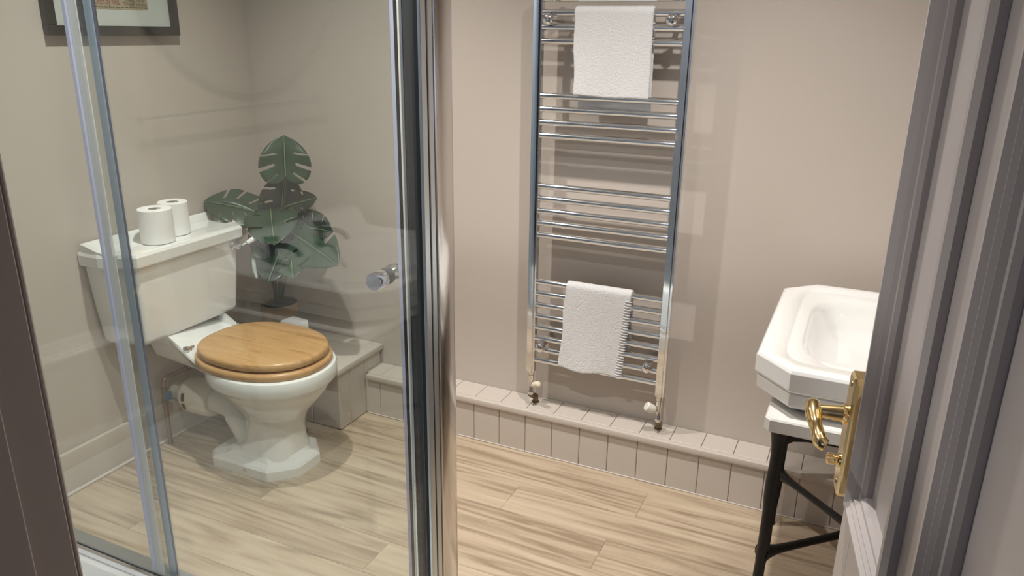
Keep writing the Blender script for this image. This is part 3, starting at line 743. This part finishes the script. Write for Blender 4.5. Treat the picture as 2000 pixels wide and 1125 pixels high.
top.loft([resample(rim_o), bowl(.218, .300, ZR+.0005, 7), bowl(.212, .294, ZR-.006, 7), bowl(.205, .287, ZR-.0075, 7), bowl(.185, .255, ZR-.0085, 4.5), bowl(.176, .246, ZR-.014, 4.2), bowl(.168, .238, ZR-.030, 4), bowl(.150, .215, ZR-.075, 3.6), bowl(.115, .170, ZR-.098, 3), bowl(.05, .07, ZR-.104, 2), bowl(.02, .02, ZR-.106, 2)], False, True)
top.f.append(list(range(len(top.v)-48, len(top.v)))); top.sm.append(True)
bo_ = body.build('basin_body', 'china', wb); bvv = bo_.modifiers.new('bevel', 'BEVEL'); bvv.width = .006; bvv.segments = 3; bvv.limit_method = 'ANGLE'; bvv.angle_limit = math.radians(25)
top.build('bowl', 'china', wb, auto=60)
# raised splashback ledge at the wall
spb = MB(); rings = []
prof = [(2.616, ZR-.001), (2.626, ZR+.006), (2.638, ZR+.025), (2.650, ZR+.050), (2.665, ZR+.066), (2.690, ZR+.070), (2.730, ZR+.070), (2.735, ZR+.065), (2.735, ZR-.002)]
for yy, sh_ in ((Y0+.004, .92), (Y0+.012, 1), (Y1-.012, 1), (Y1-.004, .92)):
    rings.append([(x, yy, ZR-.002+(z-ZR+.002)*sh_) for x, z in prof])
spb.loft(rings).build('splashback', 'china', wb)
MB().lathe([(.0, ZR-.1035), (.022, ZR-.1035), (.024, ZR-.1025), (.020, ZR-.1015), (.0, ZR-.102)], (2.385, (Y0+Y1)/2, 0), 24, 'Z', False).build('waste', 'chrome', wb)
adopt(wb)
def tap(y, label):
    t = tag(empty('basin_tap', (2.592, y, ZR)), label, 'tap')
    MB().lathe([(.020, .0005), (.020, .005), (.013, .009), (.011, .03), (.013, .036), (.013, .058), (.009, .062)], (0, 0, 0), 20).build('tap_body', 'blackm', t)
    MB().tube(cr_path([(0, 0, .045), (-.03, 0, .056), (-.07, 0, .055), (-.10, 0, .045), (-.107, 0, .030)], 5), .009, 14).build('spout', 'blackm', t)
    for a in (0, math.pi/2):
        MB().tube([(-.03*math.cos(a), -.03*math.sin(a), .072), (.03*math.cos(a), .03*math.sin(a), .072)], .0052, 10).build('cross_handle', 'blackm', t)
    MB().lathe([(.006, .06), (.006, .07), (.010, .072), (.008, .081)], (0, 0, 0), 14).build('handle_boss', 'blackm', t)
tap(-.66, 'black pillar tap on the washbasin, the one away from the back wall')
tap(-.42, 'black pillar tap on the washbasin, the one near the back wall')
# round mirror and rail over the basin (seen only as reflections in the shower glass)
rm = tag(empty('round_mirror', (XR-.001, -.515, 1.76)), 'large round mirror on the wall above the washbasin', 'mirror')
MB().lathe([(.0, -.010), (.445, -.010), (.448, -.002), (.0, -.002)], (0, 0, 0), 64, 'X', False).build('mirror_glass', 'mirror', rm)
MB().lathe([(.444, -.001), (.462, -.001), (.462, -.016), (.456, -.018), (.446, -.016), (.444, -.001)], (0, 0, 0), 64, 'X', False).build('mirror_frame', 'satin', rm)
hr = tag(empty('towel_rail', (XR-.001, -.60, 1.262)), 'slim chrome towel rail on the wall beneath the round mirror', 'towel rail')
MB().lathe([(.007, -.41), (.007, .41)], (-.05, 0, 0), 14, 'Y').build('rail', 'chrome', hr)
for yy in (-.40, .40):
    MB().lathe([(.022, -.0005), (.022, -.008), (.009, -.012), (.009, -.055), (.012, -.058)], (0, yy, 0), 20, 'X').build('rail_bracket', 'chrome', hr)
